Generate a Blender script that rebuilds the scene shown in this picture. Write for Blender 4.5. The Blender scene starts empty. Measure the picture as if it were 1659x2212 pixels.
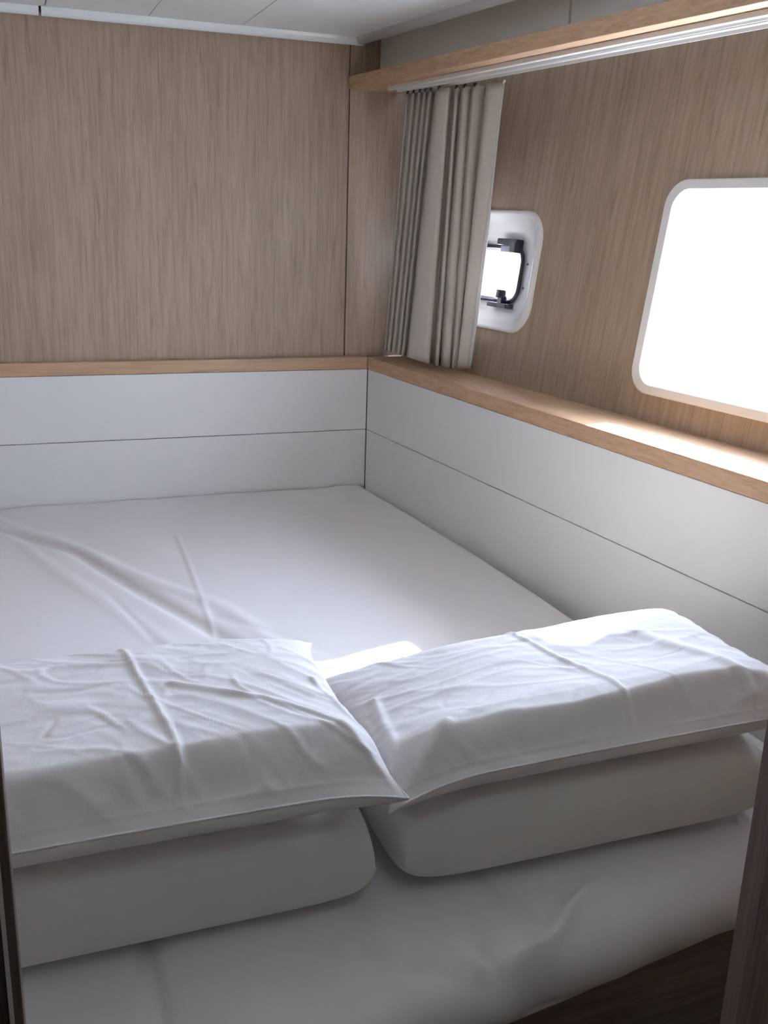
import bpy, bmesh, math
import numpy as np
from mathutils import Vector, Matrix, noise

sc = bpy.context.scene
COL = sc.collection
S = 2.75          # metres per plan unit; plan origin = inner corner of the white boards at sheet level
ZB = 0.75         # height of the sheet above the floor (m)


def W(x, y, z):
    return Vector((x * S, y * S, z * S + ZB))


# ------------------------------------------------------------------ camera, sky, sun, exposure
cam_d = bpy.data.cameras.new('camera')
cam = bpy.data.objects.new('camera', cam_d)
COL.objects.link(cam)
Rm = Matrix(((0.93744553, 0.07087797, -0.34084041),
             (-0.34671171, 0.27842755, -0.89569475),
             (0.03141434, 0.95783841, 0.28558488)))
cam.matrix_world = Matrix.Translation(W(-0.35617741, -1.0, 0.28291958)) @ Rm.to_4x4()
cam_d.sensor_fit = 'VERTICAL'
cam_d.sensor_height = 36.0
cam_d.lens = 36.0 * 2150.0 / 2212.0
cam_d.clip_start = 0.02
sc.camera = cam

world = bpy.data.worlds.new('sky')
sc.world = world
world.use_nodes = True
bg = world.node_tree.nodes['Background']
bg.inputs['Color'].default_value = (0.75, 0.87, 1.08, 1)
bg.inputs['Strength'].default_value = 38.0

sun_d = bpy.data.lights.new('sun', 'SUN')
sun = bpy.data.objects.new('sun', sun_d)
COL.objects.link(sun)
SUN_DIR = Vector((-1.10, -0.28, -1.0)).normalized()
sun.rotation_euler = SUN_DIR.to_track_quat('-Z', 'Y').to_euler()
sun.location = (6, 2, 7)
sun_d.energy = 60.0
sun_d.angle = math.radians(1.6)
sun_d.color = (1.0, 0.97, 0.96)

hall_d = bpy.data.lights.new('passage_fill', 'AREA')  # unseen fill light added in the passage to brighten the near bed
hall = bpy.data.objects.new('passage_fill', hall_d)
COL.objects.link(hall)
hall.location = W(-0.25, -0.90, 0.440)
hall_d.shape = 'DISK'
hall_d.size = 0.30
hall_d.energy = 0.75
hall_d.color = (0.56, 0.90, 1.0)

sc.view_settings.view_transform = 'Standard'
sc.view_settings.look = 'None'
sc.view_settings.gamma = 1.0
sc.view_settings.use_curve_mapping = False
sc.view_settings.exposure = 0.0
sc.cycles.use_denoising = True
sc.cycles.max_bounces = 14
sc.cycles.diffuse_bounces = 10
sc.cycles.transparent_max_bounces = 16

# ------------------------------------------------------------------ materials


def new_mat(name):
    m = bpy.data.materials.new(name)
    m.use_nodes = True
    nt = m.node_tree
    b = nt.nodes['Principled BSDF']
    return m, nt, b


def plain(name, col, rough=0.5, spec=0.5, bump=0.0, scale=200.0, metal=0.0, mottle=0.0, mscale=6.0):
    m, nt, b = new_mat(name)
    b.inputs['Base Color'].default_value = (*col, 1)
    b.inputs['Roughness'].default_value = rough
    b.inputs['Specular IOR Level'].default_value = spec
    b.inputs['Metallic'].default_value = metal
    tc = nt.nodes.new('ShaderNodeTexCoord')
    if bump > 0:
        n = nt.nodes.new('ShaderNodeTexNoise')
        n.inputs['Scale'].default_value = scale
        n.inputs['Detail'].default_value = 4
        nt.links.new(tc.outputs['Object'], n.inputs['Vector'])
        bp = nt.nodes.new('ShaderNodeBump')
        bp.inputs['Strength'].default_value = bump
        bp.inputs['Distance'].default_value = 0.002
        nt.links.new(n.outputs['Fac'], bp.inputs['Height'])
        nt.links.new(bp.outputs['Normal'], b.inputs['Normal'])
    if mottle > 0:
        n = nt.nodes.new('ShaderNodeTexNoise')
        n.inputs['Scale'].default_value = mscale
        n.inputs['Detail'].default_value = 5
        nt.links.new(tc.outputs['Object'], n.inputs['Vector'])
        r = nt.nodes.new('ShaderNodeValToRGB')
        r.color_ramp.elements[0].position = 0.3
        r.color_ramp.elements[1].position = 0.7
        r.color_ramp.elements[0].color = (*[c * (1 - mottle) for c in col], 1)
        r.color_ramp.elements[1].color = (*[min(1, c * (1 + mottle)) for c in col], 1)
        nt.links.new(n.outputs['Fac'], r.inputs['Fac'])
        nt.links.new(r.outputs['Color'], b.inputs['Base Color'])
    return m


def wood(name, axis, light, mid, dark, fine=1.0, rough=0.42, flat_axis=None):
    """straight-grained oak veneer; axis = direction of the grain"""
    m, nt, b = new_mat(name)
    L = nt.links
    tc = nt.nodes.new('ShaderNodeTexCoord')

    def stretched(cross, along, detail, loc=0.0, dist=0.0):
        mp = nt.nodes.new('ShaderNodeMapping')
        sv = [cross * fine] * 3
        sv['xyz'.index(axis)] = along
        if flat_axis:
            sv['xyz'.index(flat_axis)] = 0.05
        mp.inputs['Scale'].default_value = sv
        mp.inputs['Location'].default_value = (loc, loc * 1.7, loc * 0.6)
        L.new(tc.outputs['Object'], mp.inputs['Vector'])
        n = nt.nodes.new('ShaderNodeTexNoise')
        n.inputs['Scale'].default_value = 1.0
        n.inputs['Detail'].default_value = detail
        n.inputs['Roughness'].default_value = 0.6
        n.inputs['Distortion'].default_value = dist
        L.new(mp.outputs['Vector'], n.inputs['Vector'])
        return n
    a = stretched(120, 5.0, 5, 0.3, 0.3)
    c = stretched(330, 13.0, 3, 4.1)
    d = stretched(9, 0.9, 3, 8.0)
    mix1 = nt.nodes.new('ShaderNodeMath'); mix1.operation = 'MULTIPLY_ADD'
    L.new(c.outputs['Fac'], mix1.inputs[0]); mix1.inputs[1].default_value = 0.6
    L.new(a.outputs['Fac'], mix1.inputs[2])
    mix2 = nt.nodes.new('ShaderNodeMath'); mix2.operation = 'MULTIPLY_ADD'
    L.new(d.outputs['Fac'], mix2.inputs[0]); mix2.inputs[1].default_value = 0.35
    L.new(mix1.outputs[0], mix2.inputs[2])
    r = nt.nodes.new('ShaderNodeValToRGB')
    e = r.color_ramp.elements
    e[0].position = 0.68; e[0].color = (*dark, 1)
    e[1].position = 1.22; e[1].color = (*light, 1)
    e[1].position = 1.0
    k = e.new(0.86); k.color = (*mid, 1)
    sc_ = nt.nodes.new('ShaderNodeMath'); sc_.operation = 'MULTIPLY'
    sc_.inputs[1].default_value = 0.88
    L.new(mix2.outputs[0], sc_.inputs[0])
    L.new(sc_.outputs[0], r.inputs['Fac'])
    # sparse dark flecks of open pore
    fl = stretched(46, 5.5, 2, 15.0, 0.4)
    fr = nt.nodes.new('ShaderNodeMapRange')
    fr.inputs['From Min'].default_value = 0.63
    fr.inputs['From Max'].default_value = 0.74
    fr.inputs['To Min'].default_value = 0.0
    fr.inputs['To Max'].default_value = 0.75
    L.new(fl.outputs['Fac'], fr.inputs['Value'])
    mixc = nt.nodes.new('ShaderNodeMix'); mixc.data_type = 'RGBA'
    L.new(fr.outputs['Result'], mixc.inputs['Factor'])
    L.new(r.outputs['Color'], mixc.inputs[6])
    mixc.inputs[7].default_value = (*[k * 0.82 for k in dark], 1)
    L.new(mixc.outputs[2], b.inputs['Base Color'])
    b.inputs['Roughness'].default_value = rough
    bp = nt.nodes.new('ShaderNodeBump')
    bp.inputs['Strength'].default_value = 0.12
    bp.inputs['Distance'].default_value = 0.001
    L.new(c.outputs['Fac'], bp.inputs['Height'])
    L.new(bp.outputs['Normal'], b.inputs['Normal'])
    return m


def cloth(name, col, weave=1400.0, crinkle=0.25, cscale=28.0, translucent=0.0, creased=0.0):
    m, nt, b = new_mat(name)
    L = nt.links
    b.inputs['Base Color'].default_value = (*col, 1)
    b.inputs['Roughness'].default_value = 0.9
    b.inputs['Specular IOR Level'].default_value = 0.15
    b.inputs['Sheen Weight'].default_value = 0.1
    tc = nt.nodes.new('ShaderNodeTexCoord')
    n = nt.nodes.new('ShaderNodeTexNoise')
    n.inputs['Scale'].default_value = cscale
    n.inputs['Detail'].default_value = 6
    n.inputs['Distortion'].default_value = 0.6
    L.new(tc.outputs['Object'], n.inputs['Vector'])
    w = nt.nodes.new('ShaderNodeTexNoise')
    w.inputs['Scale'].default_value = weave
    L.new(tc.outputs['Object'], w.inputs['Vector'])
    b1 = nt.nodes.new('ShaderNodeBump')
    b1.inputs['Strength'].default_value = crinkle
    b1.inputs['Distance'].default_value = 0.01
    L.new(n.outputs['Fac'], b1.inputs['Height'])
    b2 = nt.nodes.new('ShaderNodeBump')
    b2.inputs['Strength'].default_value = 0.12
    b2.inputs['Distance'].default_value = 0.0006
    L.new(w.outputs['Fac'], b2.inputs['Height'])
    src = b1
    if creased > 0:
        mp = nt.nodes.new('ShaderNodeMapping')
        mp.inputs['Rotation'].default_value = (0, 0, 0.5)
        mp.inputs['Scale'].default_value = (8.0, 18.0, 12.0)
        L.new(tc.outputs['Object'], mp.inputs['Vector'])
        k = nt.nodes.new('ShaderNodeTexNoise')
        k.noise_type = 'RIDGED_MULTIFRACTAL'
        k.inputs['Scale'].default_value = 1.0
        k.inputs['Detail'].default_value = 3.0
        k.inputs['Roughness'].default_value = 0.55
        k.inputs['Distortion'].default_value = 0.5
        L.new(mp.outputs['Vector'], k.inputs['Vector'])
        b3 = nt.nodes.new('ShaderNodeBump')
        b3.inputs['Strength'].default_value = creased
        b3.inputs['Distance'].default_value = 0.012
        L.new(k.outputs['Fac'], b3.inputs['Height'])
        L.new(b1.outputs['Normal'], b3.inputs['Normal'])
        src = b3
    L.new(src.outputs['Normal'], b2.inputs['Normal'])
    L.new(b2.outputs['Normal'], b.inputs['Normal'])
    if translucent > 0:
        out = nt.nodes['Material Output']
        t = nt.nodes.new('ShaderNodeBsdfTranslucent')
        t.inputs['Color'].default_value = (*col, 1)
        mx = nt.nodes.new('ShaderNodeMixShader')
        mx.inputs['Fac'].default_value = translucent
        L.new(b.outputs[0], mx.inputs[1])
        L.new(t.outputs[0], mx.inputs[2])
        L.new(mx.outputs[0], out.inputs['Surface'])
    return m


def glass(name, tint=(1, 1, 1)):
    m = bpy.data.materials.new(name)
    m.use_nodes = True
    nt = m.node_tree
    for n in list(nt.nodes):
        nt.nodes.remove(n)
    out = nt.nodes.new('ShaderNodeOutputMaterial')
    t = nt.nodes.new('ShaderNodeBsdfTransparent')
    t.inputs['Color'].default_value = (*tint, 1)
    g = nt.nodes.new('ShaderNodeBsdfGlossy')
    g.inputs['Roughness'].default_value = 0.02
    lw = nt.nodes.new('ShaderNodeLayerWeight')
    lw.inputs['Blend'].default_value = 0.5
    pw = nt.nodes.new('ShaderNodeMath'); pw.operation = 'POWER'
    nt.links.new(lw.outputs['Facing'], pw.inputs[0]); pw.inputs[1].default_value = 5.0
    f = nt.nodes.new('ShaderNodeMath'); f.operation = 'MULTIPLY_ADD'
    nt.links.new(pw.outputs[0], f.inputs[0]); f.inputs[1].default_value = 0.9; f.inputs[2].default_value = 0.04
    mx = nt.nodes.new('ShaderNodeMixShader')
    nt.links.new(f.outputs[0], mx.inputs[0])
    nt.links.new(t.outputs[0], mx.inputs[1])
    nt.links.new(g.outputs[0], mx.inputs[2])
    nt.links.new(mx.outputs[0], out.inputs['Surface'])
    return m


OAK_L, OAK_M, OAK_D = (0.375, 0.287, 0.212), (0.335, 0.252, 0.181), (0.265, 0.194, 0.134)
M_oak_z = wood('oak_veneer_upright', 'z', OAK_L, OAK_M, OAK_D)
EDGE_L, EDGE_M, EDGE_D = (0.47, 0.31, 0.195), (0.43, 0.275, 0.168), (0.36, 0.22, 0.13)
M_oak_hull = wood('oak_veneer_hull_side', 'z', OAK_L, OAK_M, OAK_D, flat_axis='x')
M_edge_x = wood('oak_edging_x', 'x', EDGE_L, EDGE_M, EDGE_D, 1.3, 0.55)
M_edge_y = wood('oak_edging_y', 'y', EDGE_L, EDGE_M, EDGE_D, 1.3, 0.55)
M_lam = plain('white_laminate', (0.74, 0.745, 0.75), 0.38, 0.4, mottle=0.015, mscale=3)
M_seam = plain('joint_shadow_gap', (0.16, 0.13, 0.11), 0.8)
M_liner = plain('pale_board_joint', (0.42, 0.40, 0.39), 0.7)
M_ceil = plain('white_gelcoat_ceiling', (0.76, 0.80, 0.80), 0.3, 0.5, mottle=0.03, mscale=4)
M_fascia = plain('white_fascia_gelcoat', (0.84, 0.86, 0.85), 0.35, 0.5)
M_plast = plain('white_window_plastic', (0.82, 0.84, 0.86), 0.25, 0.5)
M_black = plain('black_plastic', (0.012, 0.014, 0.022), 0.32, 0.5, bump=0.05, scale=400)
M_greyp = plain('grey_smoked_plastic', (0.22, 0.23, 0.30), 0.3)
M_screw = plain('steel_screw', (0.16, 0.16, 0.17), 0.35, metal=0.8)
M_track = plain('white_aluminium_track', (0.72, 0.72, 0.70), 0.35, 0.5)
M_glass = glass('clear_glass')


def frosted(name):
    m = glass(name)
    nt = m.node_tree
    t = nt.nodes.new('ShaderNodeBsdfTranslucent')
    t.inputs['Color'].default_value = (0.92, 0.93, 0.97, 1)
    mx = [n for n in nt.nodes if n.type == 'MIX_SHADER'][0]
    nt.links.new(t.outputs[0], mx.inputs[1])
    return m


M_frost = frosted('frosted_acrylic')
M_sheet = cloth('white_sheet_cotton', (0.76, 0.74, 0.755), crinkle=0.10, cscale=9)
M_case = cloth('white_pillowcase_cotton', (0.80, 0.78, 0.80), crinkle=0.15, cscale=20, creased=0.75)
M_case2 = cloth('ivory_pillowcase_cotton', (0.74, 0.73, 0.72), crinkle=0.15, cscale=12)
M_curt = cloth('grey_beige_curtain', (0.60, 0.56, 0.51), crinkle=0.10, cscale=16, translucent=0.15)
M_curt2 = cloth('grey_beige_hem_lit', (0.70, 0.69, 0.68), crinkle=0.05, translucent=0.3)  # curtain cloth lightened to stand for window light on the last pleat
M_jamb = wood('door_wood_shaded', 'z', (0.10, 0.065, 0.05), (0.08, 0.05, 0.038), (0.05, 0.03, 0.024))  # door wood with the shade on the left jamb put into its colour
M_jamb2 = wood('door_wood_lit', 'z', (0.22, 0.155, 0.135), (0.19, 0.13, 0.115), (0.14, 0.095, 0.08))  # same door wood, coloured lighter because the right jamb faces the light
M_strip = plain('pale_edging_strip', (0.45, 0.42, 0.40), 0.4)
M_base = wood('bed_base_wood', 'x', (0.30, 0.25, 0.22), (0.26, 0.21, 0.19), (0.20, 0.16, 0.14))
M_floor = wood('cabin_sole', 'y', (0.16, 0.10, 0.07), (0.13, 0.085, 0.055), (0.09, 0.055, 0.035))

# ------------------------------------------------------------------ helpers


def link(name, me, mat, parent=None, smooth=False):
    o = bpy.data.objects.new(name, me)
    COL.objects.link(o)
    if mat is not None and not me.materials:
        me.materials.append(mat)
    if parent is not None:
        o.parent = parent
        off = parent.matrix_basis.translation
        if off.length > 0:
            me.transform(Matrix.Translation(-off))
    if smooth:
        for p in me.polygons:
            p.use_smooth = True
    return o


def mesh(name, verts, faces, mat, parent=None, smooth=False, fix=True):
    """verts in plan units"""
    me = bpy.data.meshes.new(name)
    me.from_pydata([W(*v) for v in verts], [], faces)
    if fix:
        bm = bmesh.new(); bm.from_mesh(me)
        bmesh.ops.recalc_face_normals(bm, faces=bm.faces)
        bm.to_mesh(me); bm.free()
    return link(name, me, mat, parent, smooth)


def struct(o):
    o['kind'] = 'structure'
    return o


def thing(name, label, cat, loc, group=None):
    o = bpy.data.objects.new(name, None)
    o.empty_display_size = 0.1
    COL.objects.link(o)
    o.location = loc
    o['label'] = label
    o['category'] = cat
    if group:
        o['group'] = group
    return o


def prism(name, poly, vec, mat, parent=None, bevel=0.0, seg=2):
    """poly: list of plan points (a flat polygon), swept by vec (plan units)"""
    n = len(poly)
    v = [tuple(p) for p in poly] + [tuple(a + b for a, b in zip(p, vec)) for p in poly]
    f = [list(range(n))[::-1], list(range(n, 2 * n))]
    for i in range(n):
        j = (i + 1) % n
        f.append([i, j, n + j, n + i])
    o = mesh(name, v, f, mat, parent)
    if bevel > 0:
        bev(o, bevel, seg)
    return o


def bev(o, w, seg=2, ang=30):
    b = o.modifiers.new('bevel', 'BEVEL')
    b.width = w
    b.segments = seg
    b.limit_method = 'ANGLE'
    b.angle_limit = math.radians(ang)
    b.harden_normals = False


def box(name, x0, x1, y0, y1, z0, z1, mat, parent=None, bevel=0.0):
    return prism(name, [(x0, y0, z0), (x1, y0, z0), (x1, y1, z0), (x0, y1, z0)], (0, 0, z1 - z0), mat, parent, bevel)


def frame_of(path):
    return path


def tube(name, pts, r, mat, parent=None, n=10, closed=False):
    """pts in plan units, radius in plan units"""
    P = [Vector(p) for p in pts]
    m = len(P)
    verts, faces = [], []
    up = Vector((0.3, 0.2, 1)).normalized()
    for i in range(m):
        a = P[i - 1] if (i > 0 or closed) else P[i]
        b = P[(i + 1) % m] if (i < m - 1 or closed) else P[i]
        t = (b - a).normalized()
        s = t.cross(up)
        if s.length < 1e-4:
            s = t.cross(Vector((1, 0, 0)))
        s.normalize()
        q = s.cross(t)
        for k in range(n):
            ang = 2 * math.pi * k / n
            verts.append(tuple(P[i] + (s * math.cos(ang) + q * math.sin(ang)) * r))
    for i in range(m if closed else m - 1):
        j = (i + 1) % m
        for k in range(n):
            l = (k + 1) % n
            faces.append([i * n + k, i * n + l, j * n + l, j * n + k])
    if not closed:
        faces.append(list(range(n))[::-1])
        faces.append([(m - 1) * n + k for k in range(n)])
    return mesh(name, verts, faces, mat, parent, smooth=True)


# ------------------------------------------------------------------ wall planes
K = -0.1112                       # the hull side splays: x of the white boards = K*y
Nw = Vector((-0.9834, -0.1416, 0.1135))


def xb(y):
    return K * y


def xw(y, z):                     # leaning wooden hull wall
    return 0.0435 - 0.144 * y + 0.11538 * (z - 0.138)


def PW(y, z, d=0.0):              # point on the hull wall, d along its inward normal
    return tuple(Vector((xw(y, z), y, z)) + Nw * d)


def rrect(y0, y1, z0, z1, r, n=8):
    out = []
    for cy, cz, a0 in ((y1 - r, z1 - r, 0), (y0 + r, z1 - r, 90), (y0 + r, z0 + r, 180), (y1 - r, z0 + r, 270)):
        for k in range(n + 1):
            a = math.radians(a0 + 90 * k / n)
            out.append((cy + r * math.cos(a), cz + r * math.sin(a)))
    return out


def ring_loft(name, rings, mat, parent=None, close=False, smooth=True):
    """rings: list of (rrect points, depth)"""
    v, f = [], []
    n = len(rings[0][0])
    for pts, d in rings:
        for p in pts:
            v.append(PW(p[0], p[1], d))
    m = len(rings)
    for i in range(m - 1 if not close else m):
        j = (i + 1) % m
        for k in range(n):
            l = (k + 1) % n
            f.append([i * n + k, i * n + l, j * n + l, j * n + k])
    return mesh(name, v, f, mat, parent, smooth)


FL = -0.2727      # floor
CE = 0.447        # ceiling
XL = -0.62        # left wall
YB = -0.80        # door bulkhead
BIGO = (-0.545, -0.3437, 0.1583, 0.3147, 0.019)      # big window outer frame y0,y1,z0,z1,r
BIGI = (-0.5355, -0.3535, 0.1662, 0.3067, 0.014)
PORTO = (-0.203, -0.048, 0.1830, 0.2910, 0.027)

# ------------------------------------------------------------------ the room shell
floor = struct(box('floor', XL - .02, 0.30, -1.42, 0.03, FL - 0.012, FL, M_floor))

# back wall ------------------------------------------------
wall_back = struct(box('wall_back', XL - 0.02, 0.20, 0.0135, 0.030, FL, 0.470, M_liner))
box('seam_strip', -0.0240, -0.0217, 0.0122, 0.0140, 0.1385, 0.462, M_seam, wall_back)
box('wood_panel', XL, -0.0235, 0.0100, 0.0136, 0.1375, 0.462, M_oak_z, wall_back, 0.0012)
box('wood_panel', -0.0222, 0.105, 0.0100, 0.0136, 0.1375, 0.462, M_oak_z, wall_back, 0.0012)
box('white_board', XL, 0.0002, 0.0006, 0.0136, 0.0600, 0.1250, M_lam, wall_back, 0.0008)
box('white_board', XL, 0.0002, 0.0006, 0.0136, -0.10, 0.0593, M_lam, wall_back, 0.0008)
t1 = struct(box('trim_1', XL, 0.0, 0.0, 0.0134, 0.1254, 0.1382, M_edge_x, None, 0.0015))

# hull-side wall: one leaning wooden panel with two window openings -------
bm = bmesh.new()


def loop_edges(pts):
    vs = [bm.verts.new((p[0], p[1], 0)) for p in pts]
    return [bm.edges.new((vs[i], vs[(i + 1) % len(vs)])) for i in range(len(vs))]


ed = loop_edges([(-1.42, 0.128), (0.0095, 0.128), (0.0095, 0.44), (-1.42, 0.44)])
ed += loop_edges(rrect(BIGO[0] + .004, BIGO[1] - .004, BIGO[2] + .004, BIGO[3] - .004, BIGO[4]))
ed += loop_edges(rrect(PORTO[0] + .004, PORTO[1] - .004, PORTO[2] + .004, PORTO[3] - .004, PORTO[4] - .003))
bmesh.ops.triangle_fill(bm, use_beauty=True, use_dissolve=False, edges=ed)
flat = [(v.co.x, v.co.y) for v in bm.verts]
bm.verts.index_update()
tri = [[v.index for v in f.verts] for f in bm.faces]
bound = [[v.index for v in e.verts] for e in bm.edges if len(e.link_faces) == 1]
bm.free()
n0 = len(flat)
v = [PW(y, z, 0) for y, z in flat] + [PW(y, z, -0.018) for y, z in flat]
f = tri + [[a + n0 for a in t[::-1]] for t in tri] + [[a, b, b + n0, a + n0] for a, b in bound]
wall_right = struct(mesh('wall_right', v, f, M_oak_hull))
bev(wall_right, 0.001, 1)

for z0, z1 in ((0.0600, 0.1250), (-0.10, 0.0593)):
    prism('white_board', [(xb(0) + .0008, 0.0, z0), (xb(YB) + .0008, YB, z0), (xb(YB) + .008, YB, z0), (xb(0) + .008, 0.0, z0)],
          (0, 0, z1 - z0), M_lam, wall_right, 0.0008)
prism('hull_liner', [(xb(0) + .0081, 0.012, FL), (xb(-1.42) + .0081, -1.42, FL), (xb(-1.42) + .035, -1.42, FL), (xb(0) + .035, 0.012, FL)],
      (0, 0, 0.130 - FL), M_liner, wall_right)
# ledge under the windows
yA, yB = -0.0002, YB
t2 = struct(mesh('trim_2', [(xb(yA), yA, .1254), (xb(yB), yB, .1254), (xw(yB, .1254) + .001, yB, .1254), (xw(yA, .1254) + .001, yA, .1254),
                            (xb(yA), yA, .1382), (xb(yB), yB, .1382), (xw(yB, .1382) + .001, yB, .1382), (xw(yA, .1382) + .001, yA, .1382)],
                 [[3, 2, 1, 0], [4, 5, 6, 7], [0, 1, 5, 4], [1, 2, 6, 5], [2, 3, 7, 6], [3, 0, 4, 7]], M_edge_y))
bev(t2, 0.0015)

# pelmet beam with the white fascia above it
KB = -0.129


def sweep(name, prof, y0, y1, k, mat, parent=None, bevel=0.0, n=1, extra=None):
    """prof: (x offset at y=0.01, z) polygon swept along y with the splay k"""
    m = len(prof)
    v, f = [], []
    for i in range(n + 1):
        y = y0 + (y1 - y0) * i / n
        for (dx, z) in prof:
            v.append((dx + k * (y - 0.01), y, z))
    for i in range(n):
        for q in range(m):
            r = (q + 1) % m
            f.append([i * m + q, i * m + r, (i + 1) * m + r, (i + 1) * m + q])
    f.append(list(range(m))[::-1])
    f.append([n * m + q for q in range(m)])
    o = mesh(name, v, f, mat, parent)
    if bevel:
        bev(o, bevel, 3)
    return o


t3 = struct(sweep('trim_3', [(-0.0240, 0.4010), (0.030, 0.4010), (0.030, 0.4130), (-0.0240, 0.4130)], 0.0098, YB, KB, M_edge_y, None, 0.0012))
# fascia: three moulded pieces with a joint between them
t4 = struct(sweep('trim_4', [(0.011, 0.4130), (0.013, 0.4130), (0.013, 0.456), (0.011, 0.456)], 0.0098, YB, KB, M_seam))
for y0, y1 in ((0.0098, -0.2885), (-0.2915, YB)):
    sweep('fascia_panel', [(0.0085, 0.4131), (0.0112, 0.4131), (0.0112, 0.455), (0.0085, 0.455)], y0, y1, KB, M_fascia, t4, 0.0008)

# ceiling ------------------------------------------------
HX0, HX1, HY0, HY1 = -0.400, -0.335, -0.405, -0.330          # unseen hatch added above the bed to let in fill light
cvv, cff = [], []
for x0, x1, y0, y1 in ((XL - .02, HX0, -1.42, 0.030), (HX1, 0.30, -1.42, 0.030), (HX0, HX1, -1.42, HY0), (HX0, HX1, HY1, 0.030)):
    o_ = len(cvv)
    cvv += [(x, y, z) for z in (0.4505, 0.470) for x, y in ((x0, y0), (x1, y0), (x1, y1), (x0, y1))]
    cff += [[o_ + k for k in q] for q in ([3, 2, 1, 0], [4, 5, 6, 7], [0, 1, 5, 4], [1, 2, 6, 5], [2, 3, 7, 6], [3, 0, 4, 7])]
ceiling = struct(mesh('ceiling', cvv, cff, M_ceil))
box('fill_hatch_pane', HX0 + .0004, HX1 - .0004, HY0 + .0004, HY1 - .0004, 0.4600, 0.4620, M_frost, ceiling)
xs = [(XL, -0.3075), (-0.3063, -0.2190), (-0.2186, -0.1340), (-0.1333, 0.0)]
for i, (a, b) in enumerate(xs):
    if i < 3:
        poly = [(a, -0.004, CE), (b, -0.004, CE), (b, -0.28, CE), (a, -0.28, CE)]
    else:
        poly = [(a, -0.004, CE), (-0.0215, -0.004, CE), (-0.0215 + KB * (-0.28 - .01), -0.28, CE), (a, -0.28, CE)]
    prism('ceiling_panel', poly, (0, 0, 0.0040), M_ceil, ceiling, 0.001)


def bead(r, x0, z0, n=9, sx=1.0, sz=0.75):
    return [(x0 + r * sx * math.cos(math.pi * (1 + k / n)), z0 + r * sz * math.sin(math.pi * (1 + k / n))) for k in range(n + 1)]


# rounded lip along the back wall (with the gap at its joint) and along the hull side
for a, b in ((XL, -0.3120), (-0.3098, -0.012)):
    pr = [(y, z) for y, z in bead(0.0065, 0.0032, 0.4495, 10, 1.0, 1.42)]
    m = len(pr)
    v = [(a, y, z) for y, z in pr] + [(b, y, z) for y, z in pr]
    f = [[q, (q + 1) % m, m + (q + 1) % m, m + q] for q in range(m)] + [list(range(m))[::-1], [m + q for q in range(m)]]
    mesh('edge_lip', v, f, M_ceil, ceiling, smooth=False)
o = sweep('edge_lip', bead(0.0075, -0.0165, 0.4495, 10, 1.0, 1.15), 0.0098, YB, KB, M_ceil, ceiling)
for p in o.data.polygons:
    p.use_smooth = len(p.vertices) == 4

# left wall, door bulkhead and passage walls ---------------
wall_left = struct(box('wall_left', XL - 0.02, XL, -1.42, 0.0135, FL, 0.4505, M_oak_z))
wall_front = struct(box('wall_front', XL, -0.3690, YB - 0.012, YB, FL, 0.4505, M_oak_z))
box('door_side_panel', -0.1500, 0.20, YB - 0.012, YB, FL, 0.4505, M_oak_z, wall_front)
box('door_header', -0.3690, -0.1500, YB - 0.012, YB, 0.405, 0.4505, M_oak_z, wall_front)
wall_rear = struct(box('wall_rear', XL, 0.30, -1.42, -1.40, FL, 0.4505, M_oak_z))

door_1 = struct(box('door_1', -0.3690, -0.3637, YB - 0.006, YB + 0.004, FL, 0.405, M_jamb, None, 0.0016))
box('edge_strip', -0.3666, -0.3657, YB - 0.0070, YB - 0.0058, FL, 0.405, M_strip, door_1)
rj = [( -0.1570 + 0.007 * (1 - math.cos(a)) , YB - 0.004 - 0.008 * math.sin(a)) for a in [math.pi / 2 * k / 6 for k in range(7)]]
prism('door_jamb', [(x, y, FL) for x, y in rj] + [(-0.1500, YB + 0.004, FL), (-0.1570, YB + 0.004, FL)], (0, 0, 0.405 - FL), M_jamb2, door_1)

# ------------------------------------------------------------------ windows
window_1 = struct(ring_loft('window_1', [
    (rrect(*BIGO), -0.001), (rrect(*BIGO), 0.0022),
    (rrect(BIGO[0] + .0012, BIGO[1] - .0012, BIGO[2] + .0012, BIGO[3] - .0012, BIGO[4] - .001), 0.0034),
    (rrect(BIGI[0] - .0014, BIGI[1] + .0014, BIGI[2] - .0014, BIGI[3] + .0014, BIGI[4] + .001), 0.0034),
    (rrect(*BIGI), 0.0022), (rrect(*BIGI), -0.0190), (rrect(BIGI[0] - .008, BIGI[1] + .006, BIGI[2] - .006, BIGI[3] + .006, BIGI[4] + .004), -0.0190)],
    M_plast, smooth=False))
bev(window_1, 0.0006, 2, 25)


def pane(name, rr, d, t, mat, parent):
    n = len(rr)
    v = [PW(y, z, d) for y, z in rr] + [PW(y, z, d - t) for y, z in rr]
    f = [list(range(n)), list(range(n, 2 * n))[::-1]] + [[i, (i + 1) % n, n + (i + 1) % n, n + i] for i in range(n)]
    return mesh(name, v, f, mat, parent)


pane('window_pane', rrect(BIGI[0], BIGI[1], BIGI[2], BIGI[3], BIGI[4]), -0.0135, 0.0015, M_glass, window_1)

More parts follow.
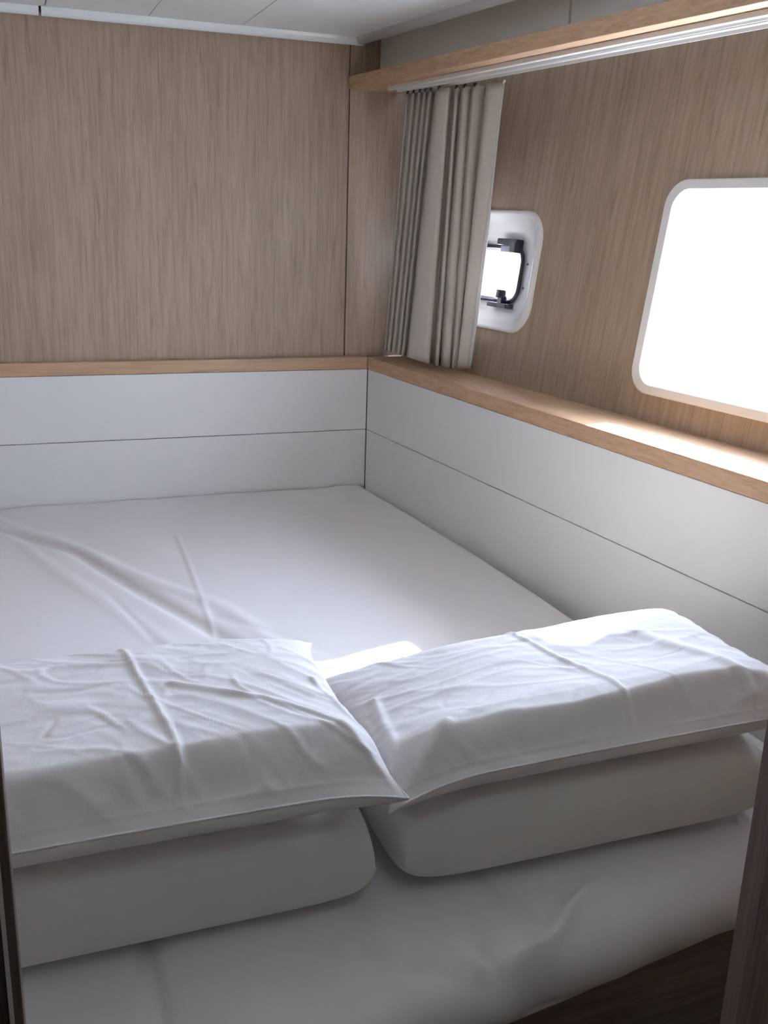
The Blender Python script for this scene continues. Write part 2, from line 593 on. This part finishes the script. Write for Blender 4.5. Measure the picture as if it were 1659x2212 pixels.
# opening portlight: rolled lip, sloping moulded recess, flange, tunnel
dF = -0.0120
window_2 = struct(ring_loft('window_2', [
    (rrect(*PORTO), -0.0005), (rrect(PORTO[0] + .0003, PORTO[1] - .0003, PORTO[2] + .0003, PORTO[3] - .0003, PORTO[4]), 0.0022),
    (rrect(PORTO[0] + .0014, PORTO[1] - .0014, PORTO[2] + .0014, PORTO[3] - .0014, PORTO[4] - .001), 0.0036),
    (rrect(PORTO[0] + .0034, PORTO[1] - .0034, PORTO[2] + .0032, PORTO[3] - .0032, PORTO[4] - .002), 0.0040),
    (rrect(PORTO[0] + .0054, PORTO[1] - .0054, PORTO[2] + .0050, PORTO[3] - .0050, PORTO[4] - .003), 0.0030),
    (rrect(PORTO[0] + .0074, PORTO[1] - .0074, PORTO[2] + .0066, PORTO[3] - .0066, PORTO[4] - .004), 0.0000),
    (rrect(-0.1810, -0.0740, 0.1960, 0.2730, 0.022), -0.0085),
    (rrect(-0.1775, -0.0780, 0.1990, 0.2695, 0.021), -0.0105),
    (rrect(-0.1760, -0.0795, 0.2000, 0.2685, 0.020), dF),
    (rrect(-0.1600, -0.0940, 0.2130, 0.2560, 0.012), dF),
    (rrect(-0.1600, -0.0940, 0.2130, 0.2560, 0.012), -0.0200)], M_plast))
pane('window_pane', rrect(-0.1605, -0.0935, 0.2125, 0.2565, 0.012), -0.0160, 0.0015, M_frost, window_2)


def wtube(name, pts, r, mat, n=10, closed=False):
    return tube(name, [PW(*p) for p in pts], r, mat, window_2, n, closed)


wtube('black_gasket', [(y, z, -0.0098) for y, z in rrect(-0.1655, -0.0895, 0.2100, 0.2590, 0.013, 8)], 0.0019, M_black, 10, True)


def wbox(name, y0, y1, z0, z1, d0, d1, mat, bevel=0.0008, parent=None):
    v = [PW(y, z, d) for d in (d0, d1) for (y, z) in ((y0, z0), (y1, z0), (y1, z1), (y0, z1))]
    f = [[0, 1, 2, 3], [7, 6, 5, 4], [0, 4, 5, 1], [1, 5, 6, 2], [2, 6, 7, 3], [3, 7, 4, 0]]
    o = mesh(name, v, f, mat, parent or window_2)
    bev(o, bevel * S, 2)
    return o


# upper latch: black block with a smoked lever
wbox('latch', -0.1600, -0.1300, 0.2605, 0.2662, dF, -0.0030, M_black)
wbox('latch_arm', -0.1600, -0.1520, 0.2540, 0.2640, dF, -0.0020, M_black)
wbox('latch_lever', -0.1515, -0.1350, 0.2540, 0.2605, -0.0095, -0.0045, M_greyp)
# lower latch: T bar with a round knob
wbox('latch', -0.1600, -0.1290, 0.2038, 0.2082, dF, -0.0030, M_black)
wbox('latch_arm', -0.1510, -0.1440, 0.2075, 0.2155, -0.0100, -0.0035, M_black)
wtube('latch_knob', [(-0.1478, 0.2128, -0.0050), (-0.1478, 0.2145, -0.0050), (-0.1478, 0.2190, -0.0050), (-0.1478, 0.2202, -0.0050)], 0.0056, M_black, 8)
# translucent lower rail of the opening frame
wbox('lower_rail', -0.1320, -0.0930, 0.2100, 0.2128, -0.0100, -0.0075, M_greyp, 0.0004)
for y, z in ((-0.1545, 0.2640), (-0.1710, 0.2455), (-0.1705, 0.2240), (-0.1530, 0.2045), (-0.1000, 0.2640), (-0.0850, 0.2350)):
    c = Vector(PW(y, z, dF))
    tube('screw', [tuple(c), tuple(c + Nw * 0.0006)], 0.0011, M_screw, window_2, 8)

# ------------------------------------------------------------------ curtain track and curtain
track = thing('curtain_track', 'white double channel curtain track screwed under the wooden beam above the windows', 'curtain track', W(-0.004, -0.03, 0.3985))


def trk(name, x0, x1, k, y0, y1, ztop=0.4008):
    w = x1 - x0
    prof = [(x0, 0.3975), (x0 + .0018, 0.3970), (x0 + .0028, 0.3970), (x0 + .0028, 0.3992), (x1 - .0028, 0.3992), (x1 - .0028, 0.3970), (x1 - .0018, 0.3970), (x1, 0.3975), (x1, ztop), (x0, ztop)]
    m = len(prof)
    v = []
    for y in (y0, y1):
        for dx, z in prof:
            v.append((dx + k * (y - 0.01), y, z))
    f = [[q, (q + 1) % m, m + (q + 1) % m, m + q] for q in range(m)] + [list(range(m))[::-1], [m + q for q in range(m)]]
    return mesh(name, v, f, M_track, track)


trk('track_channel', -0.0065, 0.0062, -0.122, -0.038, YB + .004)
trk('track_channel', 0.0066, 0.0220, -0.128, -0.030, YB + .004)

CT = [(0.0164, -0.0468, 0.395), (0.0209, -0.0425, 0.395), (0.0176, -0.059, 0.395), (0.0234, -0.0527, 0.395), (0.0199, -0.0685, 0.395), (0.0257, -0.0622, 0.395), (0.0227, -0.0752, 0.395), (0.0286, -0.0677, 0.395), (0.0256, -0.0818, 0.395), (0.0354, -0.0671, 0.395), (0.0258, -0.0998, 0.395), (0.0316, -0.1106, 0.395), (0.0415, -0.0931, 0.395), (0.0442, -0.0922, 0.395), (0.0374, -0.1128, 0.395), (0.0387, -0.1139, 0.395), (0.047, -0.1004, 0.395), (0.0403, -0.1243, 0.395), (0.0432, -0.1268, 0.395), (0.0484, -0.1215, 0.395), (0.044, -0.1377, 0.395), (0.0488, -0.1399, 0.395), (0.0562, -0.1355, 0.395), (0.0487, -0.1569, 0.395), (0.0569, -0.1689, 0.395)]
CB = [(0.0092, -0.0262, 0.1494), (0.0136, -0.0216, 0.1479), (0.0099, -0.0368, 0.1493), (0.0153, -0.0294, 0.1474), (0.0118, -0.0452, 0.1488), (0.0175, -0.0385, 0.1468), (0.0147, -0.0522, 0.1479), (0.0205, -0.0442, 0.1459), (0.0172, -0.0577, 0.1472), (0.0271, -0.0432, 0.1437), (0.017, -0.0746, 0.1475), (0.0277, -0.0996, 0.1446), (0.0377, -0.0822, 0.1425), (0.0403, -0.081, 0.1425), (0.0341, -0.1034, 0.1437), (0.0357, -0.1053, 0.1435), (0.0434, -0.0901, 0.1425), (0.037, -0.1148, 0.1439), (0.041, -0.1203, 0.1436), (0.0458, -0.1141, 0.1425), (0.0414, -0.1302, 0.1443), (0.0449, -0.1289, 0.1436), (0.0505, -0.119, 0.1425), (0.0419, -0.1375, 0.145), (0.049, -0.1462, 0.1469)]
curtain = thing('curtain', 'grey beige pleated curtain gathered at the cabin corner beside the small portlight', 'curtain', W(0.03, -0.09, 0.146))


def curtain_grid(T, B, rows=40, sub=4, seed=0.0):
    """pleats: rounded zig-zag between top and bottom fold tables"""
    def cat(P, t):
        n = len(P) - 1
        i = min(int(t * n), n - 1)
        fr = t * n - i
        p0, p1, p2, p3 = [Vector(P[max(0, min(n, i + q))]) for q in (-1, 0, 1, 2)]
        lin = p1.lerp(p2, fr)
        cr = 0.5 * ((2 * p1) + (p2 - p0) * fr + (2 * p0 - 5 * p1 + 4 * p2 - p3) * fr ** 2 + (3 * p1 - p0 - 3 * p2 + p3) * fr ** 3)
        return lin.lerp(cr, 0.22)
    cols = (len(T) - 1) * sub + 1
    v, f = [], []
    for r in range(rows + 1):
        h = r / rows
        for c in range(cols):
            t = c / (cols - 1)
            p = cat(B, t).lerp(cat(T, t), h)
            # folds relax slightly out of line half way down
            wv = math.sin(math.pi * h)
            nz = noise.noise(Vector((t * 2.6, h * 1.6, 3.0 + seed)))
            nz2 = noise.noise(Vector((t * 30.0, h * 5.0, 9.0 + seed)))
            p = p + Vector((0.0010 * nz + 0.0002 * nz2, 0.0014 * nz, 0)) * wv
            v.append(tuple(p))
    for r in range(rows):
        for c in range(cols - 1):
            a = r * cols + c
            f.append([a, a + 1, a + cols + 1, a + cols])
    return v, f


cv, cf = curtain_grid(CT, CB)
cm = mesh('curtain_cloth', cv, cf, M_curt, curtain, smooth=True)
so = cm.modifiers.new('thickness', 'SOLIDIFY'); so.thickness = 0.0022; so.offset = 0
# leading hem turned back towards the wall, window light put into its paler colour
hv, hf = [], []
for i in range(31):
    h = i / 30
    a = Vector(CB[-1]).lerp(Vector(CT[-1]), h)
    wv = math.sin(math.pi * h)
    nz = noise.noise(Vector((2.6, h * 1.6, 3.0)))
    a = a + Vector((0.0010 * nz, 0.0014 * nz, 0)) * wv
    ww = 0.0008 + 0.0026 * min(1.0, max(0.0, (0.90 - h) / 0.45))
    hv += [tuple(a + Vector((-0.0002, -0.0002, 0))), tuple(a + Vector((0.6 * ww, -0.55 * ww, 0))), tuple(a + Vector((0.9 * ww, -0.2 * ww, 0)))]
for i in range(30):
    for q in range(2):
        hf.append([i * 3 + q, i * 3 + q + 1, i * 3 + q + 4, i * 3 + q + 3])
hm = mesh('hem', hv, hf, M_curt2, curtain, smooth=True)
so = hm.modifiers.new('thickness', 'SOLIDIFY'); so.thickness = 0.0018; so.offset = 0
for i in (0, 2, 4, 6, 8, 10, 14, 17, 20, 24):
    p = Vector(CT[i])
    q = Vector((p.x + .001, p.y, 0.3972))
    tube('glider', [(p.x, p.y, 0.3940), (p.x, p.y, 0.3955), (q.x, q.y, 0.3969)], 0.0011, M_track if i > 20 else M_black, curtain, 8)

# ------------------------------------------------------------------ cloth maths


def nz2(X, Y, sx, sy, seed, octaves=1):
    """vector noise on arrays"""
    out = np.empty(X.size)
    xf, yf = X.ravel(), Y.ravel()
    for i in range(xf.size):
        p = Vector((xf[i] * sx, yf[i] * sy, seed))
        out[i] = noise.noise(p) if octaves == 1 else noise.fractal(p, 0.9, 2.1, octaves)
    return out.reshape(X.shape)


def ridge(X, Y, pts, w0, w1, amp, side=0.0, taper=True):
    """gaussian fold along a polyline; width goes w0 -> w1; side skews it into a step"""
    best = np.full(X.shape, 1e9)
    res = np.zeros(X.shape)
    L = 0
    lens = [math.dist(pts[i], pts[i + 1]) for i in range(len(pts) - 1)]
    tot = sum(lens)
    for i in range(len(pts) - 1):
        (x0, y0), (x1, y1) = pts[i], pts[i + 1]
        dx, dy = x1 - x0, y1 - y0
        l2 = dx * dx + dy * dy
        t = np.clip(((X - x0) * dx + (Y - y0) * dy) / l2, 0, 1)
        px, py = x0 + t * dx, y0 + t * dy
        d = np.hypot(X - px, Y - py)
        sg = np.sign((X - px) * (-dy) + (Y - py) * dx)
        u = (L + t * lens[i]) / tot
        w = w0 + (w1 - w0) * u
        a = amp * (np.sin(np.pi * np.clip(0.08 + 0.9 * u, 0, 1)) ** 0.6 if taper else 1.0)
        h = a * np.exp(-(d / w) ** 2) * (1 + side * sg * np.minimum(1, d / w))
        m = d < best
        res = np.where(m, h, res)
        best = np.where(m, d, best)
        L += lens[i]
    return res


# ------------------------------------------------------------------ bed
bed = thing('bed', 'wide white bed with a creased fitted sheet filling the wooden cabin corner', 'bed', W(-0.28, -0.37, FL))


def xr_edge(y):
    return np.interp(-y, [0, .11, .229, .32, .409, .55, .76], [-0.0012, 0.0098, 0.0207, 0.0262, 0.0300, 0.0400, 0.0520])


NX, NY = 380, 340
tx = np.linspace(0, 1, NX)
ty = np.linspace(0, 1, NY)
rx = 0.010
# y runs from the back wall to the front roll and down its face
YF = -0.709
ys, zs_y = [], []
Rf = 0.020
for t in ty:
    s = t * (-YF - Rf + Rf * math.pi + 0.02)
    if s < -YF - Rf:
        ys.append(-s); zs_y.append(0.0)
    elif s < -YF - Rf + Rf * math.pi / 2:
        a = (s - (-YF - Rf)) / Rf
        ys.append(YF + Rf - Rf * math.sin(a)); zs_y.append(-Rf * (1 - math.cos(a)))
    else:
        a = min((s - (-YF - Rf)) / Rf, math.pi)
        d = max(0.0, s - (-YF - Rf) - Rf * math.pi)
        ys.append(YF + Rf - Rf * math.sin(a) + d); zs_y.append(-Rf * (1 - math.cos(a)) - 0.05 * d)
ys = np.array(ys) - 0.0012
zs_y = np.array(zs_y)
XX = np.zeros((NY, NX)); YY = np.zeros((NY, NX)); ZZ = np.zeros((NY, NX))
for j in range(NY):
    x1 = float(xr_edge(ys[j])); x0 = XL + 0.004
    tot = x1 - x0 - rx + rx * math.pi / 2 + 0.03
    for i in range(NX):
        s = tx[i] * tot
        if s < x1 - x0 - rx:
            x, z = x0 + s, 0.0
        elif s < x1 - x0 - rx + rx * math.pi / 2:
            a = (s - (x1 - x0 - rx)) / rx
            x, z = x1 - rx + rx * math.sin(a), -rx * (1 - math.cos(a))
        else:
            x, z = x1, -rx - (s - (x1 - x0 - rx) - rx * math.pi / 2)
        XX[j, i] = x; YY[j, i] = ys[j]; ZZ[j, i] = max(z + zs_y[j], -0.095)
H = 0.0010 * nz2(XX, YY, 9, 9, 1.0) + 0.0005 * nz2(XX, YY, 30, 22, 5.0)
# long shallow troughs fanning from the left edge towards the pillows
H += ridge(XX, YY, [(-0.42, -0.02), (-0.3207, -0.150), (-0.2767, -0.262), (-0.2450, -0.336), (-0.2262, -0.3868), (-0.205, -0.45)], 0.005, 0.0085, -0.0036, 0.7, False)
H += ridge(XX, YY, [(-0.40, -0.01), (-0.3237, -0.130), (-0.2652, -0.2450), (-0.2220, -0.3100), (-0.2010, -0.3801), (-0.185, -0.45)], 0.006, 0.009, 0.0020, 0.3, False)
H += ridge(XX, YY, [(-0.376, -0.073), (-0.335, -0.20), (-0.297, -0.30), (-0.262, -0.395), (-0.25, -0.45)], 0.006, 0.010, 0.0013, 0.4, False)
H += ridge(XX, YY, [(-0.2982, -0.27), (-0.2765, -0.3671), (-0.27, -0.42)], 0.003, 0.005, -0.0008, 0.8)
H += ridge(XX, YY, [(-0.2282, -0.3303), (-0.1854, -0.3897), (-0.15, -0.44)], 0.005, 0.007, -0.0010, 0.5)
H += ridge(XX, YY, [(-0.31, -0.05), (-0.26, -0.16), (-0.19, -0.27)], 0.012, 0.016, 0.0008, 0)
# ironed crease
H += ridge(XX, YY, [(-0.2263, -0.13), (-0.2308, -0.2389), (-0.2346, -0.31), (-0.2377, -0.3863), (-0.24, -0.5)], 0.0019, 0.0021, 0.0008, 0.9, False)
# drapes near the front roll
H += ridge(XX, YY, [(-0.252, -0.665), (-0.2321, -0.688), (-0.2112, -0.699), (-0.1998, -0.704)], 0.004, 0.005, -0.0040, 0.6)
H += ridge(XX, YY, [(-0.2050, -0.7000), (-0.1864, -0.7055), (-0.1637, -0.7035), (-0.1433, -0.692), (-0.12, -0.678)], 0.004, 0.004, 0.0055, 0.5)
H += ridge(XX, YY, [(-0.198, -0.690), (-0.192, -0.703), (-0.187, -0.716)], 0.003, 0.004, -0.0030, 0.4)
H += ridge(XX, YY, [(-0.28, -0.715), (-0.25, -0.706), (-0.22, -0.712)], 0.004, 0.004, 0.0022, 0.4)
H += ridge(XX, YY, [(-0.322, -0.64), (-0.3246, -0.70), (-0.327, -0.75)], 0.003, 0.006, -0.0032, 0.8, False)
H += ridge(XX, YY, [(-0.176, -0.655), (-0.166, -0.690), (-0.150, -0.705)], 0.004, 0.006, -0.0032, 0.4)
flat_m = np.clip(1 + ZZ / 0.02, 0.15, 1)
# hanging face: upright ripples
fr = np.clip(-zs_y / 0.02, 0, 1)[:, None]
rip = nz2(XX, ZZ, 38, 10, 12.0) * 0.0035 * fr
edge_w = 0.0014 * nz2(XX, YY, 22, 22, 31.0) * np.exp(-((-YY) / 0.02) ** 2)
ZZ2 = ZZ + H * flat_m + edge_w - 0.0016
YY2 = YY - rip * (zs_y > -1.5 * Rf)[:, None]
YY2 = YY2 + 0.15 * np.clip(XX + 0.155, -0.12, 0.2) * np.clip((-YY - 0.64) / 0.06, 0, 1)
ZZ2 += -0.0012 * np.exp(-(YY / 0.006) ** 2)
verts = [(float(a), float(min(b, -0.0009)), float(c)) for a, b, c in zip(XX.ravel(), YY2.ravel(), ZZ2.ravel())]
faces = [[j * NX + i, j * NX + i + 1, (j + 1) * NX + i + 1, (j + 1) * NX + i] for j in range(NY - 1) for i in range(NX - 1)]
mesh('fitted_sheet', verts, faces, M_sheet, bed, smooth=True)
prism('bed_base', [(XL + .006, -0.006, FL), (XL + .006, -0.694, FL), (0.046, -0.668, FL), (-0.004, -0.006, FL)], (0, 0, -0.043 - FL), M_base, bed, 0.003)

# ------------------------------------------------------------------ pillows


def sup(a, p, q):
    return np.clip(1 - np.abs(a) ** p, 0, 1) ** q


def pillow(name, label, x0, x1, y0, y1, zseam, Ttop, Tbot, fz=None, zmin=None, NU=240, NV=160, pu=5, pv=5, qu=0.5, qv=0.5,
           pinch=0.03, ear=0.02, skew=0.0, wr=0.0012, creases=(), seed=0.0, mat=None, dirx=0.6, seam_r=0.0005, crk=0.0006, shoulder=0.0, front_push=0.0, fx=None):
    cx, cy = (x0 + x1) / 2, (y0 + y1) / 2
    a = np.sin(np.linspace(-1, 1, NU) * math.pi / 2 * 0.86) / math.sin(math.pi / 2 * 0.86)
    b = np.sin(np.linspace(-1, 1, NV) * math.pi / 2 * 0.92) / math.sin(math.pi / 2 * 0.92)
    U, V = np.meshgrid(a, b)
    PX = cx + (x1 - x0) / 2 * U * (1 - pinch * (1 - V ** 2) + ear * (V ** 8) * (U ** 4))
    PY = cy + (y1 - y0) / 2 * V * (1 - pinch * (1 - U ** 2) + ear * (U ** 8) * (V ** 4)) + skew * (PX - cx)
    zs = zseam + (fz(U, V) if fz else 0 * U)
    prof = sup(U, pu, qu) * sup(V, pv, qv)
    if shoulder:
        fl = 0.16 * np.clip((V + 1) / 0.07, 0, 1)
        sw = shoulder * (1.25 + 0.55 * nz2(PX, PY, 13, 5, seed + 60)) + 0.10 * np.clip((-U - 0.7) / 0.3, 0, 1)
        q_ = np.clip((V + 0.955 + 0.03 * nz2(PX, PY, 24, 24, seed + 64)) / sw, 0, 1)
        vf = np.where(V < 0, fl + 0.84 * q_ * q_ * (3 - 2 * q_), sup(V, pv, qv))
        prof = sup(U, pu, qu) * vf
    profb = sup(U, pu, 0.4) * sup(V, pv + 2, 0.36)
    top = Ttop(U, V) * prof if callable(Ttop) else Ttop * prof
    bot = Tbot * profb
    # crumples: domain-warped ridged noise, stronger near the seams
    wx = nz2(PX, PY, 14, 14, seed + 2) * 0.03
    wy = nz2(PX, PY, 14, 14, seed + 7) * 0.03
    c, s = math.cos(dirx), math.sin(dirx)
    A = (PX + wx) * c + (PY + wy) * s
    B = -(PX + wx) * s + (PY + wy) * c
    rn = 1 - np.abs(nz2(A, B, 26, 62, seed + 3.3)) * 2
    rn2 = 1 - np.abs(nz2(A, B, 75, 120, seed + 5.1)) * 2
    edge = 0.55 + 0.6 * np.maximum(np.abs(U) ** 3, np.abs(V) ** 3)
    wrk = wr * edge * (np.clip(rn, -0.3, 1) ** 2 * np.sign(rn) + 0.28 * rn2) + 0.8 * wr * nz2(PX, PY, 17, 17, seed + 11)
    # crisp starched crinkles: thin lines that come and go
    for q, (fx_, fy_, ang) in enumerate(((16, 34, dirx), (24, 44, dirx + 1.1), (13, 40, dirx - 0.5))):
        c2, s2 = math.cos(ang), math.sin(ang)
        A2 = (PX + 0.6 * wx) * c2 + (PY + 0.6 * wy) * s2
        B2 = -(PX + 0.6 * wx) * s2 + (PY + 0.6 * wy) * c2
        ln = nz2(A2, B2, fx_, fy_, seed + 20 + 3 * q)
        mk = np.clip(nz2(PX, PY, 22, 22, seed + 40 + 5 * q) * 3.0 + 0.25, 0, 1)
        wrk = wrk + crk * mk * np.exp(-(ln / 0.055) ** 2) * (1 if q != 1 else -0.8)
    for pts, w0, w1, am, sd in creases:
        wrk = wrk + ridge(PX, PY, pts, w0, w1, am, sd, False)
    fade = np.clip(prof * 2.5, 0, 1)
    # push crumples outward on the steep front as well
    front = np.clip((-V - 0.72) / 0.28, 0, 1)
    topz = zs + top + wrk * fade * (1 - 0.5 * front)
    PYt = PY - wrk * fade * front * 1.0 - front_push * np.sin(np.clip(prof, 0, 1) * math.pi) * front
    botz = zs - bot
    if zmin is not None:
        botz = np.where(V > -0.75, np.maximum(botz, np.minimum(zmin, zs)), botz)
    n = NU * NV
    vt = np.stack([PX, PYt, topz], -1).reshape(-1, 3)
    vb = np.stack([PX, PY, botz], -1).reshape(-1, 3)
    verts = [tuple(map(float, p)) for p in vt] + [tuple(map(float, p)) for p in vb]
    faces = []
    rim = set()
    for j in range(NV):
        for i in range(NU):
            if i in (0, NU - 1) or j in (0, NV - 1):
                rim.add(j * NU + i)
    idb = lambda k: k if k in rim else k + n
    for j in range(NV - 1):
        for i in range(NU - 1):
            q = [j * NU + i, j * NU + i + 1, (j + 1) * NU + i + 1, (j + 1) * NU + i]
            faces.append(q)
            faces.append([idb(k) for k in q[::-1]])
    root = thing(name, label, 'pillow', W(cx, cy, float(botz.min())), 'pillows stacked at the near end of the bed')
    me = bpy.data.meshes.new('pillowcase')
    me.from_pydata([W(*p) for p in verts], [], faces)
    bmx = bmesh.new(); bmx.from_mesh(me)
    lo = [w for w in bmx.verts if not w.link_faces]
    bmesh.ops.delete(bmx, geom=lo, context='VERTS')
    bmx.to_mesh(me); bmx.free()
    link('pillowcase', me, mat or M_case, root, True)
    # sewn edge all round
    loop = [j for j in range(NU)] + [j * NU + NU - 1 for j in range(1, NV)] + [(NV - 1) * NU + i for i in range(NU - 2, -1, -1)] + [j * NU for j in range(NV - 2, 0, -1)]
    if seam_r:
        tube('seam', [tuple(map(float, vt[k])) for k in loop[::2]], seam_r, mat or M_case, root, 6, True)
    return root


GL = 'pillows'
# lower pair
pillow('pillow', 'lower left pillow lying flat under the crumpled left pillow', -0.440, -0.2250, -0.667, -0.520, 0.0190, 0.0275, 0.0185,
       pu=14, pv=7, qu=0.45, qv=0.42, pinch=0.0, ear=-0.02, wr=0.0007, crk=0.0001, seed=20, mat=M_case2, NU=110, NV=90, seam_r=0)
pillow('pillow', 'lower right pillow lying flat under the smoother right pillow', -0.2165, -0.0140, -0.667, -0.520, 0.0190, 0.0270, 0.0185,
       pu=8, pv=7, qu=0.5, qv=0.42, pinch=0.0, ear=-0.03, wr=0.0006, crk=0.0001, seed=27, mat=M_case2, NU=110, NV=90, seam_r=0)
# upper pair


def fzL(U, V):
    d = np.clip((-V - 0.6) / 0.4, 0, 1) ** 2
    e = np.clip((U - 0.7) / 0.3, 0, 1) ** 2
    return 0.004 * (1 - d) - 0.004 * d * e


def TL(U, V):
    return 0.0185 - 0.0060 * np.clip(U, 0, 1) ** 2 * np.clip((V + 0.7) / 0.7, 0, 1)


pillow('pillow', 'upper left pillow with a crumpled white case and a long ironed crease', -0.440, -0.2235, -0.673, -0.540, 0.0620, TL, 0.0140, fzL, 0.0475,
       pu=8, pv=6, pinch=0.02, ear=0.05, wr=0.0012, shoulder=0.19, seed=41, dirx=-0.55, front_push=0.001,
       creases=[([(-0.318, -0.53), (-0.3135, -0.58), (-0.306, -0.645), (-0.306, -0.69)], 0.0017, 0.0017, 0.0010, -0.9),
                ([(-0.222, -0.672), (-0.240, -0.650), (-0.262, -0.625), (-0.300, -0.60)], 0.0022, 0.002, 0.0014, 0),
                ([(-0.222, -0.665), (-0.232, -0.635), (-0.236, -0.60)], 0.002, 0.002, 0.0014, 0)])


def fzR(U, V):
    d = np.clip((-V - 0.60) / 0.40, 0, 1) ** 2
    l = np.clip((-U - 0.6) / 0.4, 0, 1) ** 2
    return 0.003 * (1 - d) + 0.0015 * U - 0.008 * d * l - 0.010 * np.clip((-U - 0.2) / 0.8, 0, 1) ** 1.4 * np.clip((V + 0.8) / 0.6, 0, 1)


def TR(U, V):
    return 0.0122 + 0.0055 * np.clip(U, 0, 1) - 0.0035 * np.clip(0.8 - U, 0, 1) * np.clip((V + 0.5) / 0.7, 0, 1) + 0.0040 * np.clip(-V / 0.6, 0, 1) ** 1.5 * (1 - 0.5 * np.clip(U, 0, 1))


pillow('pillow', 'upper right pillow with a smooth white case reaching towards the window side', -0.2200, -0.0080, -0.670, -0.556, 0.0600, TR, 0.0130, fzR, 0.0475,
       pu=5, pv=5, pinch=0.02, ear=0.05, wr=0.0009, crk=0.00045, shoulder=0.19, seed=63, dirx=-0.3, front_push=0.001,
       creases=[([(-0.116, -0.53), (-0.114, -0.57), (-0.106, -0.62), (-0.104, -0.68)], 0.0017, 0.0017, 0.0009, -0.9),
                ([(-0.222, -0.668), (-0.212, -0.640), (-0.205, -0.600)], 0.003, 0.003, 0.0014, 0.5),
                ([(-0.218, -0.668), (-0.205, -0.662), (-0.192, -0.652)], 0.003, 0.003, 0.0022, 0.3),
                ([(-0.060, -0.600), (-0.045, -0.640), (-0.040, -0.662)], 0.006, 0.004, 0.0016, 0.5)])
